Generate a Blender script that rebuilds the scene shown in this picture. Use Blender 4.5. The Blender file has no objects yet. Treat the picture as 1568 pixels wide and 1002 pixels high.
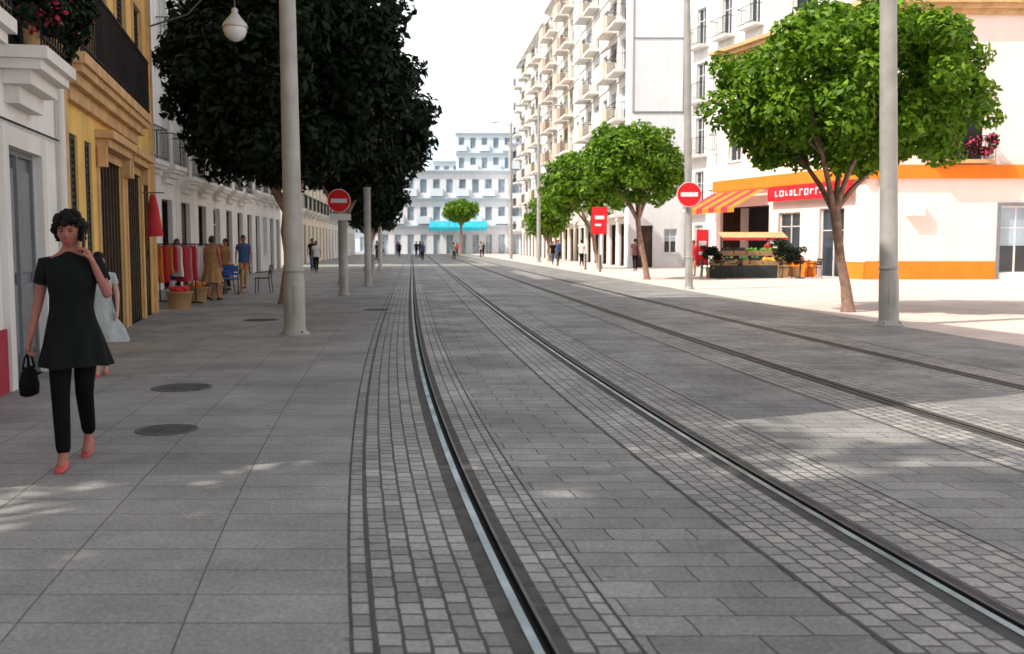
import bpy, math, random
import numpy as np
from mathutils import Vector, Matrix, noise
random.seed(7)
D=bpy.data; SC=bpy.context.scene; COL=SC.collection
SC.view_settings.view_transform='Standard'; SC.view_settings.look='None'; SC.view_settings.exposure=0
SUN_EL=48; AZ=25

# ---------------------------------------------------------------- materials
def nodes_of(name):
    m=D.materials.new(name); m.use_nodes=True
    nt=m.node_tree; return m,nt,nt.nodes,nt.links,nt.nodes['Principled BSDF']
def mat(name,col,rough=.8,metal=0,var=.15,scale=2.0,bump=0.0,bscale=30,spec=.3,stain=0.0):
    m,nt,N,L,P=nodes_of(name)
    tc=N.new('ShaderNodeTexCoord')
    no=N.new('ShaderNodeTexNoise'); no.inputs['Scale'].default_value=scale; no.inputs['Detail'].default_value=4
    L.new(tc.outputs['Object'],no.inputs['Vector'])
    mr=N.new('ShaderNodeMapRange'); mr.inputs[1].default_value=.3; mr.inputs[2].default_value=.7
    L.new(no.outputs['Fac'],mr.inputs[0])
    mx=N.new('ShaderNodeMix'); mx.data_type='RGBA'
    mx.inputs[6].default_value=(*[max(0,c*(1-var)) for c in col],1); mx.inputs[7].default_value=(*[min(1,c*(1+var)) for c in col],1)
    L.new(mr.outputs[0],mx.inputs[0]); out=mx.outputs[2]
    if stain>0:
        mp=N.new('ShaderNodeMapping'); mp.inputs['Scale'].default_value=(1.6,1.6,.25); L.new(tc.outputs['Object'],mp.inputs[0])
        n2=N.new('ShaderNodeTexNoise'); n2.inputs['Scale'].default_value=1.5; n2.inputs['Detail'].default_value=6; L.new(mp.outputs[0],n2.inputs['Vector'])
        r2=N.new('ShaderNodeMapRange'); r2.inputs[1].default_value=.48; r2.inputs[2].default_value=.75; r2.inputs[4].default_value=stain; L.new(n2.outputs['Fac'],r2.inputs[0])
        m2=N.new('ShaderNodeMix'); m2.data_type='RGBA'; m2.inputs[7].default_value=(*[c*.45 for c in col],1)
        L.new(out,m2.inputs[6]); L.new(r2.outputs[0],m2.inputs[0]); out=m2.outputs[2]
    L.new(out,P.inputs['Base Color'])
    P.inputs['Roughness'].default_value=rough; P.inputs['Metallic'].default_value=metal; P.inputs['Specular IOR Level'].default_value=spec
    if bump>0:
        nb=N.new('ShaderNodeTexNoise'); nb.inputs['Scale'].default_value=bscale; nb.inputs['Detail'].default_value=2
        L.new(tc.outputs['Object'],nb.inputs['Vector'])
        b=N.new('ShaderNodeBump'); b.inputs['Strength'].default_value=bump; b.inputs['Distance'].default_value=.02
        L.new(nb.outputs['Fac'],b.inputs['Height']); L.new(b.outputs[0],P.inputs['Normal'])
    return m
def pave(name,bw,rh,mortar,c1,c2,cm,swap=False,du=0.0,offset=.5,rough=.62,big=.35,warp=.10):
    """paving in track-aligned UV metres: u = distance across the street, v = distance along it"""
    m,nt,N,L,P=nodes_of(name)
    uv=N.new('ShaderNodeUVMap'); uv.uv_map='UVMap'
    sp=N.new('ShaderNodeSeparateXYZ'); L.new(uv.outputs[0],sp.inputs[0])
    ad=N.new('ShaderNodeMath'); ad.operation='ADD'; ad.inputs[1].default_value=du; L.new(sp.outputs[0],ad.inputs[0])
    cb=N.new('ShaderNodeCombineXYZ')
    if swap: L.new(ad.outputs[0],cb.inputs[1]); L.new(sp.outputs[1],cb.inputs[0])
    else: L.new(ad.outputs[0],cb.inputs[0]); L.new(sp.outputs[1],cb.inputs[1])
    wn=N.new('ShaderNodeTexNoise'); wn.inputs['Scale'].default_value=9; wn.inputs['Detail'].default_value=1; L.new(cb.outputs[0],wn.inputs['Vector'])
    vs=N.new('ShaderNodeVectorMath'); vs.operation='SCALE'; vs.inputs['Scale'].default_value=min(bw,rh)*warp; L.new(wn.outputs['Color'],vs.inputs[0])
    va=N.new('ShaderNodeVectorMath'); va.operation='ADD'; L.new(cb.outputs[0],va.inputs[0]); L.new(vs.outputs[0],va.inputs[1])
    br=N.new('ShaderNodeTexBrick'); br.offset=offset; br.inputs['Scale'].default_value=1
    br.inputs['Brick Width'].default_value=bw; br.inputs['Row Height'].default_value=rh
    br.inputs['Mortar Size'].default_value=mortar; br.inputs['Mortar Smooth'].default_value=.35
    br.inputs['Color1'].default_value=(*c1,1); br.inputs['Color2'].default_value=(*c2,1); br.inputs['Mortar'].default_value=(*cm,1)
    L.new(va.outputs[0],br.inputs['Vector'])
    tc=N.new('ShaderNodeTexCoord')
    n1=N.new('ShaderNodeTexNoise'); n1.inputs['Scale'].default_value=.7; n1.inputs['Detail'].default_value=7; n1.inputs['Roughness'].default_value=.7
    L.new(tc.outputs['Object'],n1.inputs['Vector'])
    r1=N.new('ShaderNodeMapRange'); r1.inputs[1].default_value=.32; r1.inputs[2].default_value=.68; r1.inputs[3].default_value=1-big; r1.inputs[4].default_value=1+big*.7
    L.new(n1.outputs['Fac'],r1.inputs[0])
    n2=N.new('ShaderNodeTexNoise'); n2.inputs['Scale'].default_value=45; n2.inputs['Detail'].default_value=3; L.new(tc.outputs['Object'],n2.inputs['Vector'])
    r2=N.new('ShaderNodeMapRange'); r2.inputs[1].default_value=.3; r2.inputs[2].default_value=.7; r2.inputs[3].default_value=.76; r2.inputs[4].default_value=1.2
    L.new(n2.outputs['Fac'],r2.inputs[0])
    mu=N.new('ShaderNodeMath'); mu.operation='MULTIPLY'; L.new(r1.outputs[0],mu.inputs[0]); L.new(r2.outputs[0],mu.inputs[1])
    vo=N.new('ShaderNodeTexVoronoi'); vo.inputs['Scale'].default_value=2.6; L.new(tc.outputs['Object'],vo.inputs['Vector'])
    r3=N.new('ShaderNodeMapRange'); r3.inputs[1].default_value=.035; r3.inputs[2].default_value=.07; r3.inputs[3].default_value=.6; r3.inputs[4].default_value=1; L.new(vo.outputs['Distance'],r3.inputs[0])
    m3=N.new('ShaderNodeMath'); m3.operation='MULTIPLY'; L.new(mu.outputs[0],m3.inputs[0]); L.new(r3.outputs[0],m3.inputs[1])
    sc=N.new('ShaderNodeVectorMath'); sc.operation='SCALE'; L.new(br.outputs['Color'],sc.inputs[0]); L.new(m3.outputs[0],sc.inputs['Scale'])
    L.new(sc.outputs[0],P.inputs['Base Color'])
    rr=N.new('ShaderNodeMapRange'); rr.inputs[1].default_value=.3; rr.inputs[2].default_value=.7; rr.inputs[3].default_value=rough+.12; rr.inputs[4].default_value=rough-.14; L.new(n1.outputs['Fac'],rr.inputs[0]); L.new(rr.outputs[0],P.inputs['Roughness'])
    P.inputs['Specular IOR Level'].default_value=.45
    iv=N.new('ShaderNodeMath'); iv.operation='SUBTRACT'; iv.inputs[0].default_value=1; L.new(br.outputs['Fac'],iv.inputs[1])
    b=N.new('ShaderNodeBump'); b.inputs['Strength'].default_value=.6; b.inputs['Distance'].default_value=.008
    L.new(iv.outputs[0],b.inputs['Height']); L.new(b.outputs[0],P.inputs['Normal'])
    return m
def leafmat(name,c1,c2,tr=.35,spec=.25):
    m,nt,N,L,P=nodes_of(name)
    g=N.new('ShaderNodeNewGeometry'); mx=N.new('ShaderNodeMix'); mx.data_type='RGBA'
    mx.inputs[6].default_value=(*c1,1); mx.inputs[7].default_value=(*c2,1)
    L.new(g.outputs['Random Per Island'],mx.inputs[0]); L.new(mx.outputs[2],P.inputs['Base Color'])
    P.inputs['Roughness'].default_value=.55; P.inputs['Specular IOR Level'].default_value=spec
    if tr>0:
        t=N.new('ShaderNodeBsdfTranslucent'); L.new(mx.outputs[2],t.inputs['Color'])
        ms=N.new('ShaderNodeMixShader'); ms.inputs[0].default_value=tr
        L.new(P.outputs[0],ms.inputs[1]); L.new(t.outputs[0],ms.inputs[2]); L.new(ms.outputs[0],N['Material Output'].inputs[0])
    return m
M={}
M['slab']=pave('stone_slab_transverse',.42,.20,.006,(.32,.317,.305),(.24,.24,.233),(.085,.085,.08),big=.38)
M['walk']=pave('sidewalk_slab',.64,.31,.005,(.335,.332,.32),(.285,.282,.272),(.12,.118,.11),du=.68+6.4*5,offset=0,big=.36,warp=.025)
M['cob']=pave('granite_setts',.125,.098,.009,(.42,.41,.39),(.24,.24,.235),(.06,.06,.058),swap=True,du=.68+9.8,offset=.5,rough=.55,warp=.14,big=.3)
M['plaza']=pave('pink_plaza_slab',.6,.4,.006,(.80,.64,.57),(.72,.58,.52),(.48,.38,.34),du=12,offset=.5,big=.16,rough=.8)
M['bed']=mat('rail_bed_concrete',(.085,.082,.076),.8,0,.35,8,bump=.4)
M['steel']=mat('rail_steel',(.36,.43,.44),.42,1,.4,3,bump=.1,bscale=60)
M['steelold']=mat('rail_steel_worn',(.17,.16,.15),.5,1,.3,5,bump=.1)
M['groove']=mat('rail_groove_rubber',(.02,.02,.022),.7)
M['ground']=mat('ground_earth',(.3,.28,.25),.9,0,.2,.1)
M['iron']=mat('cast_iron',(.12,.12,.115),.7,.1,.3,20,bump=.3)
M['white']=mat('white_render',(.80,.79,.77),.9,0,.06,1.2,stain=.28)
M['white2']=mat('offwhite_render',(.76,.74,.70),.9,0,.07,1.0,stain=.25)
M['cream']=mat('cream_render',(.80,.73,.62),.9,0,.08,.8,stain=.2)
M['balc']=mat('faded_terracotta_parapet',(.62,.50,.42),.9,0,.12,.8,stain=.25)
M['greyw']=mat('grey_white_render',(.70,.71,.74),.9,0,.05,.6,stain=.15)
M['hazew']=mat('haze_tinted_render',(.64,.72,.78),.9,0,.05,.3)  # pale blue tint puts distance haze into the wall colour
M['yellow']=mat('ochre_render',(.80,.52,.16),.9,0,.12,1.5,stain=.25)
M['tan']=mat('tan_stone_trim',(.58,.37,.18),.85,0,.18,3)
M['pink']=mat('pinkish_white_render',(.86,.75,.69),.9,0,.04,.7,stain=.1)
M['orange']=mat('orange_paint',(.80,.22,.02),.75,0,.1,2)
M['maroon']=mat('maroon_plinth',(.36,.03,.06),.7,0,.15,3)
M['greydoor']=mat('grey_door_paint',(.20,.215,.23),.55,0,.1,4)
M['wood']=mat('dark_wood',(.055,.032,.02),.55,0,.3,6)
M['shut']=mat('green_shutter',(.03,.04,.037),.6,0,.2,4)
M['blindhaze']=mat('blind_and_haze_pane',(.36,.45,.52),.8,0,.25,.8)  # blinds, and far panes with distance haze put into their colour
M['frame']=mat('white_frame',(.7,.7,.7),.5,0,.05)
M['glass']=mat('window_glass',(.03,.04,.05),.12,0,.5,.6,spec=.6); M['dark']=mat('dark_interior',(.02,.02,.022),.9)
M['rail']=mat('black_railing',(.02,.02,.022),.5,.3)
M['pole']=mat('grey_pole_paint',(.40,.39,.365),.5,.15,.15,3,bump=.05,stain=.4)
M['polew']=mat('pale_pole_paint',(.58,.57,.54),.5,.1,.1,3)
M['red']=mat('sign_red',(.75,.02,.03),.35,0,.05); M['signw']=mat('sign_white',(.82,.82,.82),.35,0,.03)
M['redcloth']=mat('red_cloth',(.55,.04,.05),.8); M['bluecloth']=mat('blue_cloth',(.03,.12,.5),.8); M['chairred']=mat('faded_red_seat',(.34,.07,.06),.7,0,.3)
M['pinkcloth']=mat('pink_cloth',(.6,.2,.22),.8); M['orangecloth']=mat('orange_cloth',(.6,.22,.05),.8)
M['prodY']=mat('yellow_produce',(.75,.50,.04),.5); M['prodG']=mat('green_produce',(.10,.30,.04),.5); M['crate']=mat('wooden_crate',(.35,.22,.11),.8)
M['cyan']=mat('cyan_awning',(.02,.38,.50),.7,0,.1)
M['bark']=mat('tree_bark',(.30,.19,.145),.9,0,.3,8,bump=.8,bscale=25)
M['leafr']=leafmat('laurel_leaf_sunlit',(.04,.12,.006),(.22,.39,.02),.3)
M['leafl']=leafmat('laurel_leaf_shade_tone',(.006,.012,.007),(.016,.030,.013),0,.10)  # same laurel leaf, its colour darkened for the shaded side of the street
M['flower']=leafmat('geranium_flower',(.45,.02,.06),(.6,.08,.16),.2)
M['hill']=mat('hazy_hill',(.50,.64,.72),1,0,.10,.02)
M['lampglass']=mat('lamp_glass_white',(.75,.78,.78),.25,0,.02)

# ---------------------------------------------------------------- mesh builder
class MB:
    def __init__(s): s.v=[];s.f=[];s.m=[];s.s=[];s.mats=[]
    def mi(s,m):
        if isinstance(m,str): m=M[m]
        if m not in s.mats: s.mats.append(m)
        return s.mats.index(m)
    def add(s,vs,fs,m,sm=False):
        b=len(s.v); s.v+= [tuple(p) for p in vs]; k=s.mi(m)
        for f in fs: s.f.append(tuple(b+i for i in f)); s.m.append(k); s.s.append(sm)
    def box8(s,c,m):
        s.add(c,[(0,1,2,3),(4,7,6,5),(0,4,5,1),(1,5,6,2),(2,6,7,3),(3,7,4,0)],m)
    def box(s,x0,x1,y0,y1,z0,z1,m,T=None):
        c=[(x0,y0,z0),(x0,y1,z0),(x1,y1,z0),(x1,y0,z0),(x0,y0,z1),(x0,y1,z1),(x1,y1,z1),(x1,y0,z1)]
        if T: c=[T(*p) for p in c]
        s.box8(c,m)
    def loft(s,rings,m,sm=True,caps=True):
        n=len(rings[0]); vs=[p for r in rings for p in r]; fs=[]
        for i in range(len(rings)-1):
            for j in range(n):
                a=i*n+j;b=i*n+(j+1)%n; fs.append((a,b,b+n,a+n))
        s.add(vs,fs,m,sm)
        if caps:
            s.add(rings[0],[tuple(range(n))[::-1]],m); s.add(rings[-1],[tuple(range(n))],m)
    def tube(s,pts,rad,m,n=10,ell=None,caps=True):
        pts=[Vector(p) for p in pts]; rings=[]
        ref=None
        for i,p in enumerate(pts):
            d=(pts[min(i+1,len(pts)-1)]-pts[max(i-1,0)]).normalized()
            if ref is None: ref=Vector((1,0,0)) if abs(d.x)<.8 else Vector((0,1,0))
            a=(ref-d*ref.dot(d)).normalized(); b=d.cross(a); ref=a
            r=rad[i] if hasattr(rad,'__len__') else rad
            r2=r*(ell if ell else 1)
            rings.append([p+a*(r*math.cos(t))+b*(r2*math.sin(t)) for t in [2*math.pi*k/n for k in range(n)]])
        s.loft(rings,m,True,caps)
    def lathe(s,prof,c,m,n=24):
        rings=[[(c[0]+r*math.cos(2*math.pi*k/n),c[1]+r*math.sin(2*math.pi*k/n),c[2]+z) for k in range(n)] for r,z in prof]
        s.loft(rings,m,True,True)
    def ball(s,c,r,m,n=12,k=8,fn=None):
        rings=[]
        for i in range(k+1):
            ph=-math.pi/2+math.pi*i/k; cz=max(math.cos(ph),.02)
            rr=[]
            for j in range(n):
                t=2*math.pi*j/n; d=Vector((cz*math.cos(t),cz*math.sin(t),math.sin(ph)))
                q=Vector((d.x*r[0],d.y*r[1],d.z*r[2]))
                if fn: q=fn(d,q)
                rr.append(Vector(c)+q)
            rings.append(rr)
        s.loft(rings,m,True,True)
    def build(s,name,parent=None,off=(0,0,0)):
        me=D.meshes.new(name); o=Vector(off)
        me.from_pydata([tuple(Vector(p)-o) for p in s.v],[],s.f)
        for m in s.mats: me.materials.append(m)
        me.polygons.foreach_set('material_index',s.m); me.polygons.foreach_set('use_smooth',s.s); me.update()
        ob=D.objects.new(name,me); COL.objects.link(ob)
        if parent: ob.parent=parent
        else: ob.location=o
        return ob
def empty(name,loc=(0,0,0),rz=0,sc=1):
    e=D.objects.new(name,None); COL.objects.link(e); e.location=loc; e.rotation_euler=(0,0,rz); e.scale=(sc,)*3
    e.empty_display_size=.3; return e

# ---------------------------------------------------------------- track geometry
def XL(y):
    if y<3: return .193-.188*(y-3)
    return -.1*y+.431*math.exp(-(y-3.75)/5.6)
ys=[-20,-15,-10,-6,-3,0,1,2]+[3+.4*i for i in range(50)]+[23+1.5*i for i in range(20)]+[55+6*i for i in range(18)]
def strip(name,o0,o1,z,m,parent=None):
    me=D.meshes.new(name); v=[];f=[];uv=[]
    n=max(1,int((o1-o0)/12)); 
    for y in ys:
        for k in range(n+1):
            o=o0+(o1-o0)*k/n; v.append((XL(y)+o,y,z)); uv.append((o,y))
    w=n+1
    for i in range(len(ys)-1):
        for k in range(n): a=i*w+k; f.append((a,a+1,a+w+1,a+w))
    me.from_pydata(v,[],f); me.materials.append(M[m]); l=me.uv_layers.new(name='UVMap')
    for lp in me.loops: l.data[lp.index].uv=uv[lp.vertex_index]
    ob=D.objects.new(name,me); COL.objects.link(ob)
    if parent: ob.parent=parent
    return ob
g=MB(); g.add([(-3000,-300,-.07),(3000,-300,-.07),(3000,4000,-.07),(-3000,4000,-.07)],[(0,1,2,3)],'ground'); g.build('ground')
strip('sidewalk',-15,-.68,0,'walk')
strip('plaza_pavement',8.6,60,0,'plaza')
st=empty('street_pavement')
for i,(a,b) in enumerate([(.36,1.26),(2.42,3.6),(4.6,5.6),(6.6,8.6)]): strip('slab_lane_%d'%i,a,b,0,'slab',st)
def rail(r,parent,k,head='steel'):
    prof=[(-.11,0,'bed'),(-.036,0,'steelold'),(-.036,.005,head),(.002,.005,'groove'),(.002,-.035,'groove'),(.042,-.035,'groove'),(.042,.003,'steelold'),(.056,.003,'steelold'),(.056,0,'bed'),(.11,0,None)]
    mb=MB()
    for (a,za,ma),(b,zb,_) in zip(prof[:-1],prof[1:]):
        vs=[];fs=[]
        for i,y in enumerate(ys): vs+=[(XL(y)+r+a,y,za),(XL(y)+r+b,y,zb)]
        for i in range(len(ys)-1): fs.append((2*i,2*i+1,2*i+3,2*i+2))
        mb.add(vs,fs,ma)
    mb.build('grooved_rail_%d'%k,parent)
for nm,o,bands,hd in [('tram_track',0,[(-.68,-.11),(.11,.36),(1.26,1.73),(1.95,2.42)],'steel'),('tram_track',4.2,[(3.6,4.09),(4.31,4.6),(5.6,5.93),(6.15,6.6)],'steelold')]:
    e=empty(nm)
    rail(o,e,1,hd); rail(o+1.84,e,2,hd)
    for i,(a,b) in enumerate(bands): strip('sett_band_%d'%i,a,b,0,'cob',e)
ed=empty('paving_edging')
for o in (-.68,-.60,.36,1.26,2.42,3.6,6.6,8.6):
    strip('edge',o-.006,o+.006,.003,'bed',ed)
for x,y,r in [(-3.34,10,.30),(-2.70,7.7,.24),(-4.8,19,.34),(-3.0,22,.3)]:
    mb=MB(); mb.lathe([(r,0.001),(r,.006),(r-.03,.008),(r-.035,.005),(.01,.005)],(0,0,0),'iron',28)
    for k in range(-3,4): mb.box(-.75*r,.75*r,k*r*.2-.01,k*r*.2+.01,.005,.009,'iron')
    mb.build('manhole_cover',off=(0,0,0)).location=(x,y,0)

# ---------------------------------------------------------------- buildings
def frame(P0,P1):
    P0=Vector((*P0,0));P1=Vector((*P1,0)); d=(P1-P0); L=d.length; d.normalize(); n=Vector((d.y,-d.x,0))
    def T(u,nn,z): return P0+d*u+n*nn+Vector((0,0,z))
    return T,L
def facade(mb,T,L,H,ops,wall,depth=8,sides=True,reveal=.2,glass='glass',shut='shut'):
    us=sorted({0,L}|{o[0] for o in ops}|{o[1] for o in ops}); zs=sorted({-.07,H}|{o[2] for o in ops}|{o[3] for o in ops})
    for a,b in zip(us[:-1],us[1:]):
        for c,d in zip(zs[:-1],zs[1:]):
            cu,cz=(a+b)/2,(c+d)/2
            if any(o[0]<cu<o[1] and o[2]<cz<o[3] for o in ops): continue
            mb.add([T(a,0,c),T(b,0,c),T(b,0,d),T(a,0,d)],[(0,1,2,3)],wall)
    for o in ops:
        a,b,c,d=o[:4]; kind=o[4] if len(o)>4 else 'win'; R=-reveal
        mb.add([T(a,0,c),T(a,0,d),T(a,R,d),T(a,R,c)],[(0,1,2,3)],wall); mb.add([T(b,0,c),T(b,0,d),T(b,R,d),T(b,R,c)],[(0,1,2,3)],wall)
        mb.add([T(a,0,d),T(b,0,d),T(b,R,d),T(a,R,d)],[(0,1,2,3)],wall); mb.add([T(a,0,c),T(b,0,c),T(b,R,c),T(a,R,c)],[(0,1,2,3)],wall)
        pm={'win':glass,'door':'wood','grey':'greydoor','shop':'dark','shut':shut}[kind]
        if kind=='shop':
            R2=-1.6
            mb.add([T(a,R,c),T(a,R,d),T(a,R2,d),T(a,R2,c)],[(0,1,2,3)],'wood'); mb.add([T(b,R,c),T(b,R,d),T(b,R2,d),T(b,R2,c)],[(0,1,2,3)],'wood')
            mb.add([T(a,R,d),T(b,R,d),T(b,R2,d),T(a,R2,d)],[(0,1,2,3)],'dark'); R=R2
        mb.add([T(a,R,c),T(b,R,c),T(b,R,d),T(a,R,d)],[(0,1,2,3)],pm)
        fm={'win':'frame','door':'wood','grey':'greydoor','shop':'wood','shut':shut}[kind]
        R=-reveal; w=.055; f0,f1=R+.004,R+.05
        mb.box(a,a+w,f0,f1,c,d,fm,T); mb.box(b-w,b,f0,f1,c,d,fm,T); mb.box(a+w,b-w,f0,f1,d-w,d,fm,T)
        if kind!='shop':
            m_=(a+b)/2; mb.box(m_-.03,m_+.03,f0,f1+.004,c,d-w,fm,T)
        if kind in('win',): 
            mb.box(a+w,b-w,f0,f1-.006,c,c+w,fm,T); zc=c+(d-c)*.68; mb.box(a+w,b-w,f0,f1-.012,zc-.02,zc+.02,fm,T)
            if c>.4: mb.box(a-.08,b+.08,-.04,.07,c-.07,c-.003,'white2',T)
            if random.random()<.35: mb.box(a+w,b-w,R+.002,R+.035,d-w-(d-c)*random.uniform(.2,.7),d-w,'blindhaze',T)
        if kind=='shut':
            k=int((d-c)/.09)
            for i in range(k): z=c+(i+.3)*(d-c)/k; mb.box(a+w,b-w,f0+.0,f0+.035,z,z+.035,shut,T)
        if kind in('door','grey'):
            for s_ in (0,1):
                aa=a+w+.06 if s_==0 else (a+b)/2+.08; bb=(a+b)/2-.08 if s_==0 else b-w-.06
                for z0,z1 in ((.12,.42),(.47,.92)):
                    mb.box(aa,bb,R+.004,R+.03,c+(d-c)*z0,c+(d-c)*z1,fm,T)
    if sides:
        B=-depth
        mb.add([T(0,0,-.07),T(0,0,H),T(0,B,H),T(0,B,-.07)],[(0,1,2,3)],wall); mb.add([T(L,0,-.07),T(L,0,H),T(L,B,H),T(L,B,-.07)],[(0,1,2,3)],wall)
        mb.add([T(0,B,-.07),T(L,B,-.07),T(L,B,H),T(0,B,H)],[(0,1,2,3)],wall)
        mb.add([T(0,0,H),T(L,0,H),T(L,B,H),T(0,B,H)],[(0,1,2,3)],wall)
def surround(mb,T,a,b,c,d,m,w=.14,p=.04):
    mb.box(a-w,a-.002,.002,p,c,d+w,m,T); mb.box(b+.002,b+w,.002,p,c,d+w,m,T); mb.box(a-.002,b+.002,.002,p-.004,d+.002,d+w,m,T)
def cornice(mb,T,L,z,m,p=.35,h=.35,u0=0):
    mb.box(u0-.05,L+.05,.002,p*.4,z,z+h*.35,m,T); mb.box(u0-.08,L+.08,.002,p*.7,z+h*.35,z+h*.7,m,T); mb.box(u0-.1,L+.1,.002,p,z+h*.7,z+h,m,T)
def balcony(mb,T,u0,u1,z,dep,slab,h=1.0,solid=None,corbel=False,step=.12,th=.14):
    mb.box(u0,u1,.002,dep,z-th,z,slab,T)
    if corbel:
        mb.box(u0+.05,u1-.05,.002,dep*.85,z-th-.10,z-th-.001,slab,T); mb.box(u0+.12,u1-.12,.002,dep*.6,z-th-.24,z-th-.101,slab,T); mb.box(u0+.2,u1-.2,.002,dep*.3,z-th-.42,z-th-.241,slab,T)
    if solid:
        mb.box(u0,u1,dep-.1,dep-.002,z+.001,z+h,solid,T); mb.box(u0,u0+.1,.002,dep-.101,z+.001,z+h,solid,T); mb.box(u1-.1,u1,.002,dep-.101,z+.001,z+h,solid,T); return
    e=dep-.05
    mb.box(u0,u1,e-.02,e+.02,z+h-.03,z+h,'rail',T); mb.box(u0,u1,e-.015,e+.015,z+.08,z+.10,'rail',T)
    for uu in (u0+.02,u1-.02): mb.box(uu-.015,uu+.015,.01,e-.021,z+h-.03,z+h,'rail',T)
    k=int((u1-u0)/step)
    for i in range(k+1):
        u=u0+.01+(u1-u0-.02)*i/k; mb.box(u-.008,u+.008,e-.008,e+.008,z,z+h-.031,'rail',T)
    for uu in (u0+.02,u1-.02):
        for j in range(1,int(dep/step)): n_=e*j*step/dep; mb.box(uu-.007,uu+.007,n_-.007,n_+.007,z,z+h-.031,'rail',T)

def leaves(name,clumps,nleaf,size,m,parent,off,seed=1,flat=.5):
    rs=np.random.RandomState(abs(int(seed))+1); cl=np.array([c[:3] for c in clumps]); R=np.array([c[3] for c in clumps])
    idx=rs.choice(len(clumps),nleaf,p=R**2/np.sum(R**2))
    d=rs.normal(size=(nleaf,3)); d/=np.linalg.norm(d,axis=1)[:,None]
    rr=R[idx]*(rs.uniform(.25,1,nleaf)**.5)
    c=cl[idx]+d*rr[:,None]*np.array([1,1,.8])
    nrm=d*.9+rs.normal(size=(nleaf,3))*.6+np.array([0,0,.5]); nrm/=np.linalg.norm(nrm,axis=1)[:,None]
    t=np.cross(nrm,rs.normal(size=(nleaf,3))); t/=np.linalg.norm(t,axis=1)[:,None]; b=np.cross(nrm,t)
    sz=size*rs.uniform(.6,1.3,nleaf)[:,None]
    V=np.stack([c-t*sz,c-b*sz*flat+nrm*sz*.12,c+t*sz,c+b*sz*flat+nrm*sz*.12],1).reshape(-1,3)-np.array(off)
    me=D.meshes.new(name); me.vertices.add(nleaf*4); me.vertices.foreach_set('co',V.ravel().astype(np.float32))
    me.loops.add(nleaf*4); me.loops.foreach_set('vertex_index',np.arange(nleaf*4,dtype=np.int32))
    me.polygons.add(nleaf); me.polygons.foreach_set('loop_start',np.arange(0,nleaf*4,4,dtype=np.int32))
    try: me.polygons.foreach_set('loop_total',np.full(nleaf,4,dtype=np.int32))
    except Exception: pass
    me.update(calc_edges=True); me.validate(); me.materials.append(M[m])
    ob=D.objects.new(name,me); COL.objects.link(ob); ob.parent=parent; return ob

def wallY(y): return -2.744-.23*y
def UU(y,y0): return (y-y0)*1.0261
def finish(mb,name,P0):
    e=empty(name,(P0[0],P0[1],0)); mb.build('structure',e,(P0[0],P0[1],0)); return e
y0,y1=5.4,12.42; P0=(wallY(y0),y0);P1=(wallY(y1),y1); T,L=frame(P0,P1); mb=MB()
U=lambda y:UU(y,y0)
HL=15.8
ops=[(U(9.93),U(11.3),0,2.43,'grey'),(U(7.3),U(8.5),.9,2.4,'win')]
for fl in range(4):
    z=3.45+fl*3.2
    for a,b in ((7.5,8.5),(10.1,11.1)): ops.append((U(a),U(b),z,z+2.2,'shut'))
facade(mb,T,L,HL,ops,'white',reveal=.09)
surround(mb,T,U(9.93),U(11.3),0,2.43,'white2',.2,.06)
mb.box(.0,U(9.93)-.21,.002,.03,-.05,.62,'maroon',T); mb.box(U(11.3)+.21,L,.002,.03,-.05,.62,'maroon',T)
for fl in range(4):
    z=3.4+fl*3.2
    for a,b in ((7.2,8.8),(9.9,11.3)): balcony(mb,T,U(a),U(b),z,.45,'white2',1.0,corbel=(True),th=.12); surround(mb,T,U((a+b)/2)-.5,U((a+b)/2)+.5,z+.05,z+2.25,'white2',.12,.04)
cornice(mb,T,L,HL-.6,'white2',.5,.5); cornice(mb,T,L,6.3,'white2',.12,.15)
mb.tube([T(L-.12,.07,.1),T(L-.12,.07,HL-.7)],[.045,.045],'white2',10)
mb.tube([T(.2,.05,2.72),T(3.5,.05,2.66),T(L-.2,.05,2.7)],[.012,.012,.012],'rail',6)
finish(mb,'white_townhouse',P0)
for a,b in ((7.2,8.8),(9.9,11.3)):
    fe=empty('balcony_geraniums',T(U(a),.4,3.4)); pb=MB()
    for i in range(5):
        c=T(U(a)+.15+i*(U(b)-U(a)-.3)/4,.3,3.4); pb.lathe([(.07,0.002),(.1,.18),(.11,.18),(.1,.2)],c,'tan',12)
    pb.build('flower_pots',fe,fe.location)
    cl=[(*T(U(a)+random.random()*(U(b)-U(a)),.25+random.random()*.3,3.6+random.random()*.9),.18+.1*random.random()) for _ in range(22)]
    leaves('foliage',cl,3000,.05,'leafl',fe,fe.location,3,.6); leaves('flowers',cl[:13],500,.035,'flower',fe,fe.location,5,.8)
y0,y1=12.45,21.4; P0=(wallY(y0),y0);P1=(wallY(y1),y1); T,L=frame(P0,P1); mb=MB(); U=lambda y:UU(y,y0)
ops=[(U(13.0),U(13.6),1.0,2.9,'shut'),(U(14.1),U(14.6),1.0,2.9,'shut'),(U(15.1),U(17.2),0,3.0,'shop'),(U(17.75),U(19.5),0,3.0,'shop'),(U(20.0),U(20.9),0,2.8,'door')]
for fl in range(4):
    z=3.9+fl*3.0
    for a,b in ((13.1,14.1),(15.1,16.1),(17.1,18.1),(19.1,20.1)): ops.append((U(a),U(b),z,z+2.1,'shut'))
facade(mb,T,L,HL-.3,ops,'yellow',reveal=.08)
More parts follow.
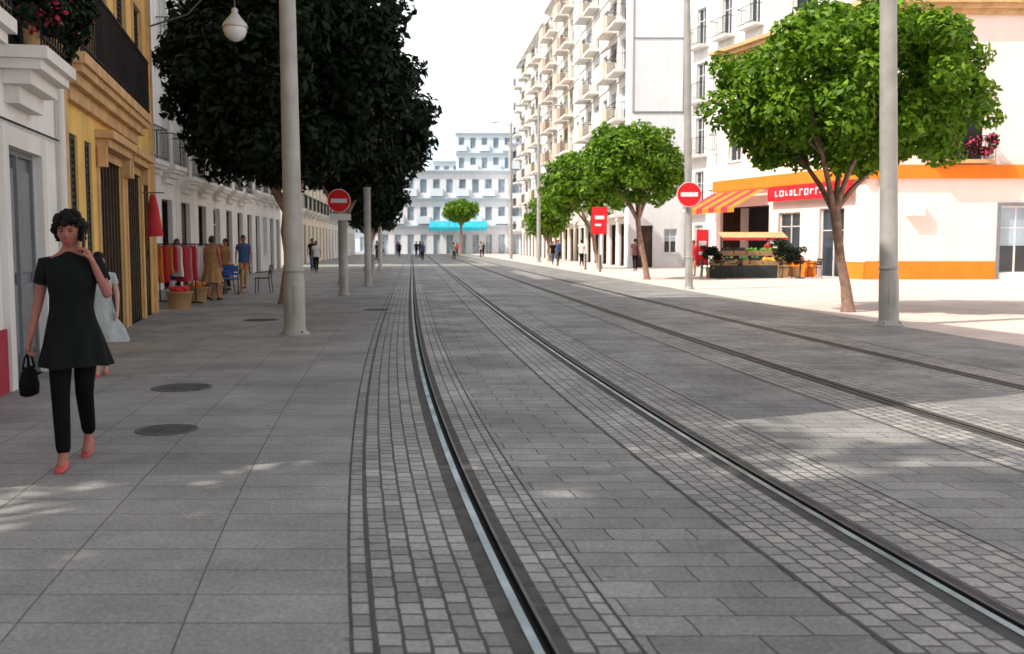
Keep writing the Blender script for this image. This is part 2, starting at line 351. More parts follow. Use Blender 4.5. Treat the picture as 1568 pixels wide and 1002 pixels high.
for fl in range(4):
    z=3.85+fl*3.0
    if fl==0: balcony(mb,T,U(12.6),U(19),z,.32,'tan',1.0,corbel=True,th=.14)
    else:
        for a,b in ((13.1,14.1),(15.1,16.1),(17.1,18.1),(19.1,20.1)): balcony(mb,T,U(a)-.2,U(b)+.2,z,.4,'tan',1.0,corbel=True)
    for a,b in ((13.1,14.1),(15.1,16.1),(17.1,18.1),(19.1,20.1)): surround(mb,T,U(a),U(b),z+.05,z+2.15,'tan',.12,.035)
for a,b in ((15.1,17.2),(17.75,19.5)):
    mb.box(U(a)-.2,U(b)+.2,.002,.26,3.02,3.14,'tan',T); mb.box(U(a)-.12,U(b)+.12,.002,.18,2.9,3.019,'tan',T); surround(mb,T,U(a),U(b),0,2.75,'tan',.14,.03)
    for uu in (U(a)-.1,U(b)+.1): mb.box(uu-.08,uu+.08,.031,.15,2.6,2.899,'tan',T)
    k=7
    for i in range(1,k): u=U(a)+(U(b)-U(a))*i/k; mb.box(u-.03,u+.03,-.07,-.03,0,2.9,'wood',T)
    for z in (.6,1.4,2.2): mb.box(U(a),U(b),-.08,-.071,z,z+.05,'wood',T)
for uu in (0.0,L-.35): mb.box(uu,uu+.35,.002,.06,0,HL-.8,'tan',T)
cornice(mb,T,L,HL-.8,'tan',.5,.5)
finish(mb,'ochre_townhouse',P0)
P0=(wallY(-24),-24);P1=(wallY(1.9),1.9);T,L=frame(P0,P1);mb=MB();ops=[]
for fl in range(4):
    for i in range(8): ops.append((1.5+i*3.1,2.6+i*3.1,.9+fl*3.4,2.9+fl*3.4,'win'))
facade(mb,T,L,HL,ops,'white2'); cornice(mb,T,L,HL-.5,'white2'); finish(mb,'offwhite_townhouse',P0)
def row(name,ya,yb,H,wall,off,fl_h,bays,trim='white2'):
    P0=(-.1*ya+off,ya);P1=(-.1*yb+off,yb);T,L=frame(P0,P1);mb=MB();ops=[];w=L/bays
    for i in range(bays):
        c=(i+.5)*w
        k='door' if (i%3==0) else ('shop' if i%3==1 else 'win')
        ops.append((c-.7,c+.7,0 if k!='win' else .9,2.9,k))
        for f in range(1,int(H/fl_h)):
            z=f*fl_h+.4; ops.append((c-.5,c+.5,z,z+2.1,'shut' if i%2 else 'win'))
    facade(mb,T,L,H,ops,wall)
    for i in range(bays):
        c=(i+.5)*w
        for f in range(1,int(H/fl_h)):
            if i%2==0 or f==1: balcony(mb,T,c-.85,c+.85,f*fl_h+.37,.5,trim,1.0,corbel=True,step=.16)
            surround(mb,T,c-.5,c+.5,f*fl_h+.42,f*fl_h+2.5,trim,.12,.035)
    cornice(mb,T,L,H-.5,trim,.5,.5); cornice(mb,T,L,fl_h,trim,.12,.2)
    return finish(mb,name,P0)
row('white_townhouse',21.6,34,15.5,'white',-8,3.6,5)
row('white_townhouse',34.05,48,14.8,'white2',-8,3.4,5)
row('white_townhouse',48.05,61,15.6,'white',-8,3.7,5)
row('cream_townhouse',70,95,15,'cream',-8,3.6,8)
row('white_townhouse',95.1,140,16,'white',-8,3.6,12)
def apart(name,ya,yb,off,H,wall,par,fl_h=3.1,bays=6,pat=0):
    P0=(-.1*yb+off,yb);P1=(-.1*ya+off,ya);T,L=frame(P0,P1);mb=MB();ops=[];w=L/bays
    n=int(H/fl_h)
    for i in range(bays):
        c=(i+.5)*w
        ops.append((c-w*.32,c+w*.32,0,2.8,'shop'))
        for f in range(1,n): ops.append((c-w*.25,c+w*.25,f*fl_h+.35+(.7 if (i+pat)%3==0 else 0),f*fl_h+2.5,'win'))
    facade(mb,T,L,H,ops,wall,depth=14)
    for i in range(bays):
        c=(i+.5)*w
        for f in range(1,n):
            if (i+pat)%3!=0:
                if (i+pat)%3==1: balcony(mb,T,c-w*.42,c+w*.42,f*fl_h+.3,1.1,'white2',.95,solid=par,th=.18)
                else: balcony(mb,T,c-w*.42,c+w*.42,f*fl_h+.3,.9,'white2',1.0,step=.2,th=.18)
                if (i*7+f*3)%5==0: 
                    mb.add([T(c-w*.35,.01,f*fl_h+2.7),T(c+w*.35,.01,f*fl_h+2.7),T(c+w*.35,.9,f*fl_h+2.1),T(c-w*.35,.9,f*fl_h+2.1)],[(0,1,2,3)],'balc')
    for f in range(1,n+1): mb.box(-.05,L+.05,.002,.08,f*fl_h-.08,f*fl_h+.08,'white2',T)
    cornice(mb,T,L,H-.3,'white2',.6,.3)
    mb.box(L*.3,L*.5,-5,-2,H,H+2.6,wall,T)
    return finish(mb,name,P0)
apart('white_apartment_block',65,84,14,26,'white2','cream',3.1,6)
apart('cream_apartment_block',84.1,104,14.2,25,'cream','balc',3.1,6,1)
apart('white_apartment_block',104.1,130,14,24,'white','cream',3.0,8,2)
T,L=frame((7.25,62.2),(10.75,62.2)); mb=MB()
facade(mb,T,L,25,[(.5,1.5,0,2.6,'door'),(2.2,3.0,.9,2.4,'win')],'greyw',depth=2.4)
mb.box(.18,3.3,.002,.05,9.5,9.6,'greydoor',T); mb.box(.18,.22,.002,.05,9.6,22,'greydoor',T); mb.box(3.26,3.3,.002,.05,9.6,22,'greydoor',T); mb.box(.22,3.26,.002,.05,14.0,14.05,'greydoor',T)
finish(mb,'grey_white_tower_block',(7.25,62.2))
mb=MB(); T,L=frame((10.8,61.9),(13.6,52.9)); ops=[]
for f in range(5):
    for i in range(3): ops.append((1+i*3,2.1+i*3,.4+f*3.2+(0 if f else -.4),2.6+f*3.2,'win'))
facade(mb,T,L,17.5,ops,'white',sides=False)
for f in range(1,5):
    for i in range(3): balcony(mb,T,.6+i*3,2.5+i*3,f*3.2+.35,.6,'white2',1,step=.16)
cornice(mb,T,L,17.0,'white2',.6,.5)
T2,L2=frame((13.6,52.9),(36,52.9)); ops=[]
for f in range(5):
    for i in range(7): ops.append((1.2+i*3.1,2.4+i*3.1,.7+f*3.2,2.6+f*3.2,'win'))
facade(mb,T2,L2,17.5,ops,'white',sides=False)
for f in range(3,5):
    for i in range(7): balcony(mb,T2,.9+i*3.1,2.7+i*3.1,f*3.2+.65,.5,'white2',.9,step=.2)
cornice(mb,T2,L2,17.0,'white2',.6,.5)
mb.add([(10.8,61.9,17.5),(13.6,52.9,17.5),(36,52.9,17.5),(36,64,17.5),(10.8,64,17.5)],[(0,1,2,3,4)],'white')
mb.add([(36,52.9,-.07),(36,64,-.07),(36,64,17.5),(36,52.9,17.5)],[(0,1,2,3)],'white')
finish(mb,'white_corner_building',(10.8,61.9))
mb=MB(); A=(10.6,52);B=(14.5,41); HP=11.2
T,L=frame(A,B)
ua=lambda y:(52-y)*L/11
facade(mb,T,L,HP,[(ua(51.6),ua(47.5),0,3.3,'shop'),(ua(46.8),ua(45.2),.9,2.9,'win'),(ua(43.9),ua(42.3),0,3.0,'win')]+[(ua(y),ua(y-1.1),5.6,7.9,'win') for y in (51,48,45,42.8)],'pink',sides=False)
mb.box(-.05,L+.0,.002,.22,4.12,4.66,'orange',T); mb.box(ua(47.3),ua(44.0),.002,.05,-.03,.72,'orange',T); mb.box(ua(42.2),L,.002,.05,-.03,.72,'orange',T)
T2,L2=frame(B,(36,41))
facade(mb,T2,L2,HP,[(5.5,6.9,.25,3.0,'win'),(10.5,12,.9,3.0,'win'),(2.75,4.7,4.9,6.9,'shut'),(8.2,9.6,4.9,6.9,'shut'),(13,14.5,4.9,6.9,'shut')],'pink',sides=False)
mb.box(-.22,L2,.002,.22,4.12,4.66,'orange',T2); mb.box(.0,5.35,.002,.05,-.03,.75,'orange',T2); mb.box(7.05,L2,.002,.05,-.03,.75,'orange',T2)
surround(mb,T2,5.5,6.9,.0,3.0,'greydoor',.14,.05)
cornice(mb,T2,L2,HP-.55,'tan',.55,.55); cornice(mb,T,L,HP-.55,'tan',.55,.54)
balcony(mb,T2,2.5,4.95,4.85,.6,'tan',.95,step=.14)
mb.add([(10.6,52,HP),(14.5,41,HP),(36,41,HP),(36,52,HP)],[(0,1,2,3)],'tan')
mb.add([(36,41,-.07),(36,52,-.07),(36,52,HP),(36,41,HP)],[(0,1,2,3)],'pink'); mb.add([(10.6,52,-.07),(36,52,-.07),(36,52,HP),(10.6,52,HP)],[(0,1,2,3)],'pink')
mb.tube([T2(.5,.08,.8),T2(.5,.08,4.1)],[.05,.05],'pink',8); mb.box(1.6,2.3,.002,.3,2.6,3.1,'frame',T2)
finish(mb,'corner_building_with_orange_band',B)
sg=MB(); sg.box(ua(47.2),ua(41.6),.23,.33,3.42,4.1,'red',T)
random.seed(3); u=ua(46.6)
while u<ua(42.2):
    w=random.uniform(.16,.34); h=random.uniform(.22,.3); c=3.76
    s_=random.choice([0,1,2])
    sg.box(u,u+.06,.332,.345,c-h/2,c+h/2,'signw',T)
    if s_!=1: sg.box(u+.061,u+w,.332,.345,c+h/2-.06,c+h/2,'signw',T)
    if s_!=0: sg.box(u+.061,u+w,.332,.345,c-h/2,c-h/2+.06,'signw',T)
    if s_==2: sg.box(u+w-.06,u+w,.332,.344,c-h/2+.061,c+h/2-.061,'signw',T)
    u+=w+.14
sg.build('red_shop_sign',off=T(ua(45),0,3))
aw=MB()
for i in range(8):
    a=.1+i*.58; m_='orange' if i%2 else 'redcloth'
    aw.add([T(a,.23,4.05),T(a+.575,.23,4.05),T(a+.575,1.9,3.2),T(a,1.9,3.2)],[(0,1,2,3)],m_); aw.add([T(a,1.9,3.2),T(a+.575,1.9,3.2),T(a+.575,1.91,2.95),T(a,1.91,2.95)],[(0,1,2,3)],m_)
aw.build('striped_awning',off=T(2,0,3))
fe=empty('balcony_geraniums',T2(3.7,.4,4.9)); cl=[(*T2(2.6+random.random()*2.3,.35+random.random()*.25,5.1+random.random()*.6),.25) for _ in range(16)]
leaves('foliage',cl,900,.07,'leafl',fe,fe.location,3,.6); leaves('flowers',cl,500,.06,'flower',fe,fe.location,5,.8)
T,L=frame((31,30),(27,-20)); mb=MB(); facade(mb,T,L,9,[(2+i*4,3.4+i*4,.9,2.8,'win') for i in range(11)],'white2',depth=8)
finish(mb,'white_townhouse',(31,30))
def endb(name,xa,xb,y,H,wall,fl,bays):
    T,L=frame((xa,y),(xb,y));mb=MB();ops=[];w=L/bays
    for i in range(bays):
        c=(i+.5)*w
        for f in range(fl): z=f*H/fl; ops.append((c-.5,c+.5,z+(.9 if f else 0),z+2.9,'shut' if f else 'win'))
    facade(mb,T,L,H,ops,wall,depth=12,reveal=.3,glass='blindhaze',shut='blindhaze')  # far glass and shutters take the pale colour in place of haze
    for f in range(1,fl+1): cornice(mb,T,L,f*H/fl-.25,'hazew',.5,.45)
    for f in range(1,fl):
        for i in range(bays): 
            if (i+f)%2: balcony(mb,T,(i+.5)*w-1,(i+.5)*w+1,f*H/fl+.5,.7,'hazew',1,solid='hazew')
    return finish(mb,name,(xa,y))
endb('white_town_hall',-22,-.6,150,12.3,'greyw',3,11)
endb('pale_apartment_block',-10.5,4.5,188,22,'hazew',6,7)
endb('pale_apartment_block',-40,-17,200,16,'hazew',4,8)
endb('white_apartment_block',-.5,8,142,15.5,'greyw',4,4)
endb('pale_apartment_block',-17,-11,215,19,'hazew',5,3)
aw=MB()
for i in range(9):
    a=-12.2+i*.95
    aw.add([(a,149.4,4.9),(a+.9,149.4,4.9),(a+.9,146.6,3.9),(a,146.6,3.9)],[(0,1,2,3)],'cyan'); aw.add([(a,146.6,3.9),(a+.9,146.6,3.9),(a+.9,146.59,3.4),(a,146.59,3.4)],[(0,1,2,3)],'cyan')
aw.build('cyan_awning',off=(-8,148,3))
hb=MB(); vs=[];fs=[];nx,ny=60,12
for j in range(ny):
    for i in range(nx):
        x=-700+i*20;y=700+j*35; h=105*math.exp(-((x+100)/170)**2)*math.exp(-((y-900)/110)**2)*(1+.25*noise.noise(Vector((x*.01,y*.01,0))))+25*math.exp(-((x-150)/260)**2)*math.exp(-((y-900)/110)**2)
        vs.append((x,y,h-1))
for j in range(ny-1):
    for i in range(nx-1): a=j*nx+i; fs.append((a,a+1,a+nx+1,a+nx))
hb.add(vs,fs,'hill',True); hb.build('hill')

# ---------------------------------------------------------------- trees
def tree(name,base,cc,rad,nleaf,size,m,seed,trunkr=.14,fork=None,nclump=150,clr=.55,nlimb=5):
    random.seed(seed); e=empty(name,(base[0],base[1],0)); b=Vector((*base,0)); c=Vector(cc); mb=MB()
    fork=Vector(fork) if fork else b*.4+Vector((c.x,c.y,0))*.6+Vector((0,0,(c.z-rad[2])*.92))
    mid=(b+fork)/2+Vector((random.uniform(-.08,.08),random.uniform(-.08,.08),0))
    q1=b.lerp(fork,.25)+Vector((random.uniform(-.03,.03),0,0)); q2=b.lerp(fork,.78)+Vector((random.uniform(-.06,.06),0,0))
    mb.tube([b-Vector((0,0,.05)),b+Vector((0,0,.1)),q1,mid,q2,fork],[trunkr*1.6,trunkr*1.15,trunkr*.92,trunkr*.82,trunkr*.85,trunkr*.9],'bark',12)
    cl=[]
    while len(cl)<nclump:
        d=Vector([random.gauss(0,1) for _ in range(3)]).normalized(); r=random.uniform(.5,1)**.5 if random.random()<.72 else random.uniform(.05,.6)
        k=1+.3*noise.noise(d*1.9+Vector((seed,0,0)))
        cr=clr*random.uniform(.6,1.15)
        p=Vector((d.x*max(.1,rad[0]-cr*.8),d.y*max(.1,rad[1]-cr*.8),d.z*max(.1,rad[2]-cr*.7)))*r*k
        if d.z<-.45: p.z=max(p.z,-(rad[2]-cr*.7)*.86)
        cl.append((*(c+p),cr))
    for i in range(nlimb):
        t=2*math.pi*(i+random.uniform(-.2,.2))/nlimb
        q=c+Vector((math.cos(t)*rad[0]*.55,math.sin(t)*rad[1]*.55,random.uniform(-.35,.3)*rad[2])); s_=fork+Vector((0,0,-.12)); m1=s_.lerp(q,.4)+Vector((0,0,.08))
        mb.tube([s_,s_.lerp(m1,.5)+Vector((0,0,.06)),m1,q],[trunkr*.62,trunkr*.5,trunkr*.38,trunkr*.1],'bark',8)
        for j in range(2):
            t2=t+random.uniform(-.6,.6); q2=c+Vector((math.cos(t2)*rad[0]*.8,math.sin(t2)*rad[1]*.8,random.uniform(-.3,.6)*rad[2])); mb.tube([m1,m1.lerp(q2,.5)+Vector((0,0,.1)),q2],[trunkr*.3,trunkr*.18,trunkr*.05],'bark',6)
    mb.build('trunk_and_limbs',e,(base[0],base[1],0))
    leaves('crown_foliage',cl,nleaf,size,m,e,(base[0],base[1],0),seed,.5)
    return e
tree('laurel_or_dapple_tree',(7.2,21.3),(7.12,21.5,4.65),(3.2,2.9,1.95),50000,.09,'leafr',11,.12,fork=(6.85,21.3,2.25),nclump=200,clr=.54,nlimb=5)
tree('laurel_or_dapple_tree',(5.55,41),(4.9,41,4.65),(2.35,2.4,1.95),20000,.11,'leafr',12,.12)
tree('laurel_or_dapple_tree',(5.2,59),(4.3,59,4.9),(2.8,2.5,2.4),14000,.14,'leafr',13,.14)
tree('laurel_or_dapple_tree',(3.2,85),(3.0,85,3.8),(2.1,2.1,2.1),6000,.17,'leafr',14,.14)
tree('laurel_or_dapple_tree',(-5.5,24.2),(-5.35,24.2,5.45),(3.35,3.2,3.0),50000,.12,'leafl',15,.15,nclump=230,clr=.7)
tree('laurel_or_dapple_tree',(-6.1,36),(-6.1,36,6.0),(3.5,3.3,3.45),32000,.15,'leafl',16,.15,nclump=200,clr=.75)
tree('laurel_or_dapple_tree',(-8.0,55),(-7.9,55,4.5),(2.5,2.5,2.5),12000,.16,'leafl',17,.15,clr=.6)
tree('laurel_or_dapple_tree',(-10.2,72),(-10.1,72,4.4),(2.5,2.4,2.5),7000,.18,'leafl',18,.15)
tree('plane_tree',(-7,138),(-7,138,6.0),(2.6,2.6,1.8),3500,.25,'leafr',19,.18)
tree('laurel_or_dapple_tree',(-9.2,.9),(-9.2,1.6,9.6),(3.2,2.6,4.8),3300,.19,'leafl',20,.2,fork=(-9.2,1.2,5.0),nclump=70,clr=.75)  # unseen tree added in the alley gap to dapple sun on the foreground

# ---------------------------------------------------------------- street furniture
def street_lamp(x,y,h,r0,r1,lean=0,arm=True,m='pole'):
    e=empty('street_lamp',(x,y,0)); e.rotation_euler=(0,math.radians(lean),0); mb=MB()
    mb.lathe([(r0*1.35,0),(r0*1.35,.03),(r0*1.1,.05),(r0,.12),(r0*.98,.9),(r0*.9,.95),(r1+(r0-r1)*.45,h*.35),(r1*1.05,h*.7),(r1*.8,h)],(0,0,0),m,24)
    mb.lathe([(r0*.93,1.0),(r0*1.0,1.01),(r0*1.0,1.05),(r0*.9,1.06)],(0,0,0),m,24)
    mb.box(-.05,.05,-r0*1.02,-r0*.8,.35,.8,m)
    for k in range(4):
        a=math.pi/4+k*math.pi/2; mb.lathe([(.018,.03),(.018,.06),(.01,.065)],(math.cos(a)*r0*1.2,math.sin(a)*r0*1.2,0),'iron',8)
    if arm:
        for s_ in (-1,1):
            mb.tube([(0,0,h-.4),(s_*.6,0,h-.1),(s_*1.4,0,h)],[.05,.04,.035],m,8)
            mb.ball((s_*1.6,0,h-.03),(.38,.16,.07),m,16,8)
    mb.build('column',e); return e
street_lamp(-3.5,16.0,9,.17,.115,-.3)
street_lamp(6.76,17.8,9,.175,.135,-1.9)
street_lamp(5.71,32.1,10.5,.13,.11,-1.2)
street_lamp(2.1,79,12.3,.17,.12,0)
street_lamp(-.1,96,13,.17,.12,0)
def post(name,x,y,h,r,m='polew'):
    e=empty(name,(x,y,0)); mb=MB(); mb.lathe([(r*1.3,0),(r*1.3,.04),(r,.06),(r,h-.06),(r*1.15,h-.05),(r*1.15,h-.01),(r*.5,h)],(0,0,0),m,18); mb.build('post',e); return e
def no_entry(x,y,z,r,back=.1):
    e=empty('no_entry_sign',(x,y,z)); mb=MB(); n=32
    ring=lambda rr,yy:[(rr*math.cos(2*math.pi*k/n),yy,rr*math.sin(2*math.pi*k/n)) for k in range(n)]
    mb.loft([ring(r,.02),ring(r,0)],'greydoor',False,True)
    mb.loft([ring(r-.002,-.001),ring(r-.002,-.006)],'signw',False,True); mb.loft([ring(r*.94,-.007),ring(r*.94,-.011)],'red',False,True)
    mb.box(-r*.68,r*.68,-.018,-.012,-r*.17,r*.17,'signw'); mb.box(-.03,.03,.02,back,-.15,-.1,'pole'); mb.box(-.03,.03,.02,back,.1,.15,'pole')
    mb.build('sign_disc',e); return e
no_entry(5.63,31.85,3.02,.40,.14)
post('bollard_post',-4.79,28.3,2.2,.13,'pole')
no_entry(-4.85,28.1,2.66,.33,.1)
mb=MB(); mb.tube([(0,0,2.19),(0,0,3.0)],[.035,.035],'pole',10); mb.box(-.3,.3,-.13,-.10,2.12,2.3,'signw'); mb.box(-.03,.03,-.10,.0,2.2,2.24,'pole'); mb.build('sign_post').location=(-4.83,28.25,0)
post('slim_post',-5.0,34.6,3.4,.12,'pole'); post('slim_post',-7.4,56,3.2,.11); post('slim_post',-6.3,45,1.0,.1,'pole')
for x,y in [(4.6,52),(4.2,57),(3.0,66)]: post('bollard',x,y,.9,.06,'iron')
def lantern(x,y,z,armv,sc=1):
    e=empty('wall_lantern',(x,y,z)); mb=MB(); a=Vector(armv)
    mb.tube([a,a*.6+Vector((0,0,.25)),Vector((0,0,.75)),(0,0,.45)],[.03,.025,.02,.02],'iron',8)
    mb.tube([a+Vector((0,0,-.6)),a*.55+Vector((0,0,-.05)),a*.35+Vector((0,0,.45))],[.02,.018,.015],'iron',8)
    mb.lathe([(.02,.46),(.07,.42),(.06,.36),(.10,.30),(.15,.24),(.25,.12),(.27,.06),(.25,.05)],(0,0,0),'polew',20)
    mb.lathe([(.235,.06),(.24,-.02),(.20,-.12),(.12,-.2),(.03,-.23)],(0,0,0),'lampglass',20)
    mb.build('lantern_body',e); return e
lantern(-5.72,21.0,5.85,(-1.85,.3,.75))
lantern(17.2,40.1,10.0,(0,.85,.4))
mb=MB(); mb.tube([(-.6,0,.45),(.1,0,.45)],[.015,.015],'iron',6); mb.tube([(-.12,0,.42),(-.12,0,.2),(-.1,0,-.4)],[.05,.10,.17],'redcloth',10,.5); mb.build('furled_red_flag').location=(-6.9,19.6,2.0)
def banner(x,y,z0,w,h):
    e=empty('red_banner_sign',(x,y,0)); mb=MB(); mb.tube([(0,.05,0),(0,.05,z0+h)],[.05,.04],'pole',10); mb.box(-w/2,w/2,-.04,.0,z0,z0+h,'red'); mb.box(-w*.3,w*.3,-.05,-.041,z0+h*.55,z0+h*.68,'signw'); mb.box(-w*.3,w*.1,-.05,-.041,z0+h*.3,z0+h*.38,'signw'); mb.build('panel',e)
banner(4.85,55.5,2.0,.85,1.5); banner(8.5,44.6,.5,.55,1.6)
def chair(x,y,rz,m):
    e=empty('cafe_chair',(x,y,0),rz); mb=MB()
    for sx in (-.2,.2):
        mb.tube([(sx,-.2,0),(sx*.95,-.19,.45)],[.014,.014],'rail',6); mb.tube([(sx*1.05,.24,0),(sx,.19,.45),(sx,.24,.85)],[.014,.014,.014],'rail',6)
        mb.tube([(sx,-.2,.62),(sx,.2,.64)],[.014,.014],'rail',6)
    mb.box(-.22,.22,-.21,.21,.44,.47,m); 
    for z in (.56,.66,.76): mb.box(-.2,.2,.2+(z-.45)*.1,.225+(z-.45)*.1,z,z+.075,m)
    mb.build('chair_frame',e)
def table(x,y,m):
    e=empty('cafe_table',(x,y,0)); mb=MB(); mb.lathe([(.24,0),(.22,.03),(.03,.05),(.03,.71),(.12,.72),(.36,.725),(.36,.75)],(0,0,0),m,20); mb.lathe([(.03,.751),(.03,.88),(.015,.9)],(.1,0,0),'redcloth',8); mb.build('table_body',e)
rs=random.Random(21)
for x,y,m in [(-8.0,29.4,'bluecloth'),(-9.5,30.6,'chairred')]:
    table(x,y,'crate'); chair(x-.6,y+rs.uniform(-.2,.2),1.5+rs.uniform(-.6,.6),m); chair(x+.65,y+rs.uniform(-.2,.2),-1.5+rs.uniform(-.6,.6),'wood'); chair(x+rs.uniform(-.2,.2),y-.65,3.1+rs.uniform(-.5,.5),m)
def rack(x,y,rz,seed,L=1.5):
    """clothes rail outside a shop with garments on hangers"""
    e=empty('clothes_rack',(x,y,0),rz); mb=MB(); r=random.Random(seed)
    for sx in (-L/2,L/2):
        mb.tube([(sx,0,.05),(sx,0,1.45)],[.016,.016],'rail',8); mb.tube([(sx,-.28,.04),(sx,.28,.04)],[.018,.018],'rail',8)
    mb.tube([(-L/2,0,1.45),(L/2,0,1.45)],[.016,.016],'rail',8)
    n=int(L/.13)
    for i in range(n):
        u=-L/2+.1+i*(L-.2)/(n-1); l=r.uniform(.6,.95); m=r.choice(['redcloth','redcloth','pinkcloth','orangecloth','signw','bluecloth','redcloth'])
        rings=[]
        for t,w,th in [(0,.03,.01),(.06,.20,.025),(.2,.22,.035),(.55,.21,.04),(1,.25,.05)]:
            rings.append([(u+th*math.cos(a)*(1+.3*math.sin(3*a+i)),w*math.sin(a),1.42-l*t) for a in [2*math.pi*q/14 for q in range(14)]])
        mb.loft(rings,m)
    mb.build('rail_and_garments',e)
rack(-8.15,23.6,.9,1); rack(-8.5,25.5,1.2,2); rack(-9.1,27.4,.8,3,1.8); rack(-11.4,38.5,1.3,5)
def basket(x,y,m):
    e=empty('goods_basket',(x,y,0)); mb=MB(); mb.lathe([(.22,0),(.28,.35),(.30,.36),(.30,.39),(.26,.39)],(0,0,0),'crate',16); r=random.Random(int(x*100))
    for _ in range(22): a=r.uniform(0,6.3); d=r.uniform(0,.2); mb.ball((d*math.cos(a),d*math.sin(a),.40+r.uniform(0,.1)*(1-d)),(.06,.06,.05),m,7,5)
    mb.build('basket_and_goods',e)
basket(-7.45,22.3,'redcloth'); basket(-7.8,24.6,'orangecloth'); basket(-8.0,26.6,'bluecloth')
def stall(x,y,canopy):
    e=empty('market_stall',(x,y,0)); mb=MB(); rs=random.Random(4)
    for sx in (-1.35,0,1.35):
        for yy,h in ((-.5,.6),(.5,1.9 if canopy else 1.0)): mb.tube([(sx,yy,0),(sx,yy,h)],[.03,.03],'rail',8)
    mb.box(-1.45,1.45,-.02,.55,.95,1.0,'crate'); mb.box(-1.45,1.45,-.6,-.021,.55,.6,'crate'); mb.box(-1.45,1.45,-.59,-.57,.0,.55,'shut')
    if canopy:
        mb.add([(-1.5,.55,2.0),(1.5,.55,2.0),(1.5,-.35,1.75),(-1.5,-.35,1.75)],[(0,1,2,3)],'tan'); mb.add([(-1.5,-.35,1.75),(1.5,-.35,1.75),(1.5,-.36,1.62),(-1.5,-.36,1.62)],[(0,1,2,3)],'redcloth')
    for r,(yy,z) in enumerate([(-.32,.6),(.25,1.0)]):
        for i in range(5):
            cx=-1.15+i*.57; mb.box(cx-.25,cx+.25,yy-.22,yy-.2,z+.002,z+.16,'crate'); mb.box(cx-.25,cx-.23,yy-.2,yy+.2,z+.002,z+.16,'crate'); mb.box(cx+.23,cx+.25,yy-.2,yy+.2,z+.002,z+.16,'crate'); mb.box(cx-.23,cx+.23,yy-.2,yy+.2,z+.002,z+.05,'crate')
            m=rs.choice(['prodY','prodG','redcloth','shut','shut'])
            for _ in range(16): mb.ball((cx+rs.uniform(-.2,.2),yy+rs.uniform(-.16,.16),z+.13+rs.uniform(0,.12)),(.06,.06,.06),m,6,4)
    mb.build('stall_frame',e)
stall(9.9,43.2,False); stall(11.0,45.6,True)
for x,y in [(12.2,42.2),(8.8,42.0)]: table(x,y,'rail'); chair(x+.6,y,-1.4,'rail'); chair(x-.6,y,1.6,'rail')
def planter(x,y,s=1):
    e=empty('potted_shrub',(x,y,0)); mb=MB(); mb.lathe([(.2*s,0),(.28*s,.4*s),(.3*s,.42*s),(.3*s,.46*s),(.25*s,.46*s)],(0,0,0),'tan',16); mb.build('pot',e)
    leaves('foliage',[(x+random.uniform(-.3,.3)*s,y+random.uniform(-.3,.3)*s,(.6+random.random()*.7)*s,.2*s) for _ in range(16)],1500,.055,'leafl',e,(x,y,0),int(x*10),.5)
for p in [(8.6,42.9,1),(11.8,43.6,1.2),(12.5,44.0,1)]: planter(*p)

# ---------------------------------------------------------------- people
def pm(name,col,rough=.85): return mat(name,col,rough,0,.15,9,bump=.35,bscale=14,spec=.12)
SK=mat('skin',(.40,.16,.12),.55,0,.06,12); SK2=mat('skin_pale',(.55,.33,.25),.55,0,.05,12)
HB=mat('black_hair',(.010,.008,.008),.6,0,.3,60,bump=.8,bscale=120,spec=.2); HBR=mat('brown_hair',(.07,.035,.02),.55,0,.3,60,bump=.8,bscale=120)
BL=pm('black_fabric',(.006,.006,.007)); BL2=pm('charcoal_fabric',(.010,.012,.012)); SHR=mat('red_shoe_leather',(.6,.09,.09),.4); GR=pm('pale_grey_fabric',(.40,.43,.43)); TA=pm('tan_fabric',(.45,.27,.12))
BLU=pm('blue_fabric',(.05,.10,.22)); WH=pm('white_fabric',(.65,.65,.64)); RD=pm('red_fabric',(.5,.04,.05)); EYE=mat('eye_white',(.45,.42,.40),.3); LIP=mat('lip',(.42,.06,.07),.4); BRN=pm('brown_fabric',(.10,.05,.05))
def skin_obj(name,V,E,R,m,parent,roots=(0,),lvl=2):
    me=D.meshes.new(name); me.from_pydata(V,E,[]); ob=D.objects.new(name,me); COL.objects.link(ob); ob.parent=parent
    md=ob.modifiers.new('Skin','SKIN'); md.use_smooth_shade=True; md.branch_smoothing=.3
    for i,r in enumerate(R):
        s=me.skin_vertices[0].data[i]; s.radius=(r,r) if not isinstance(r,tuple) else r; s.use_root=i in roots
    ss=ob.modifiers.new('Sub','SUBSURF'); ss.levels=lvl; ss.render_levels=lvl; me.materials.append(m); return ob
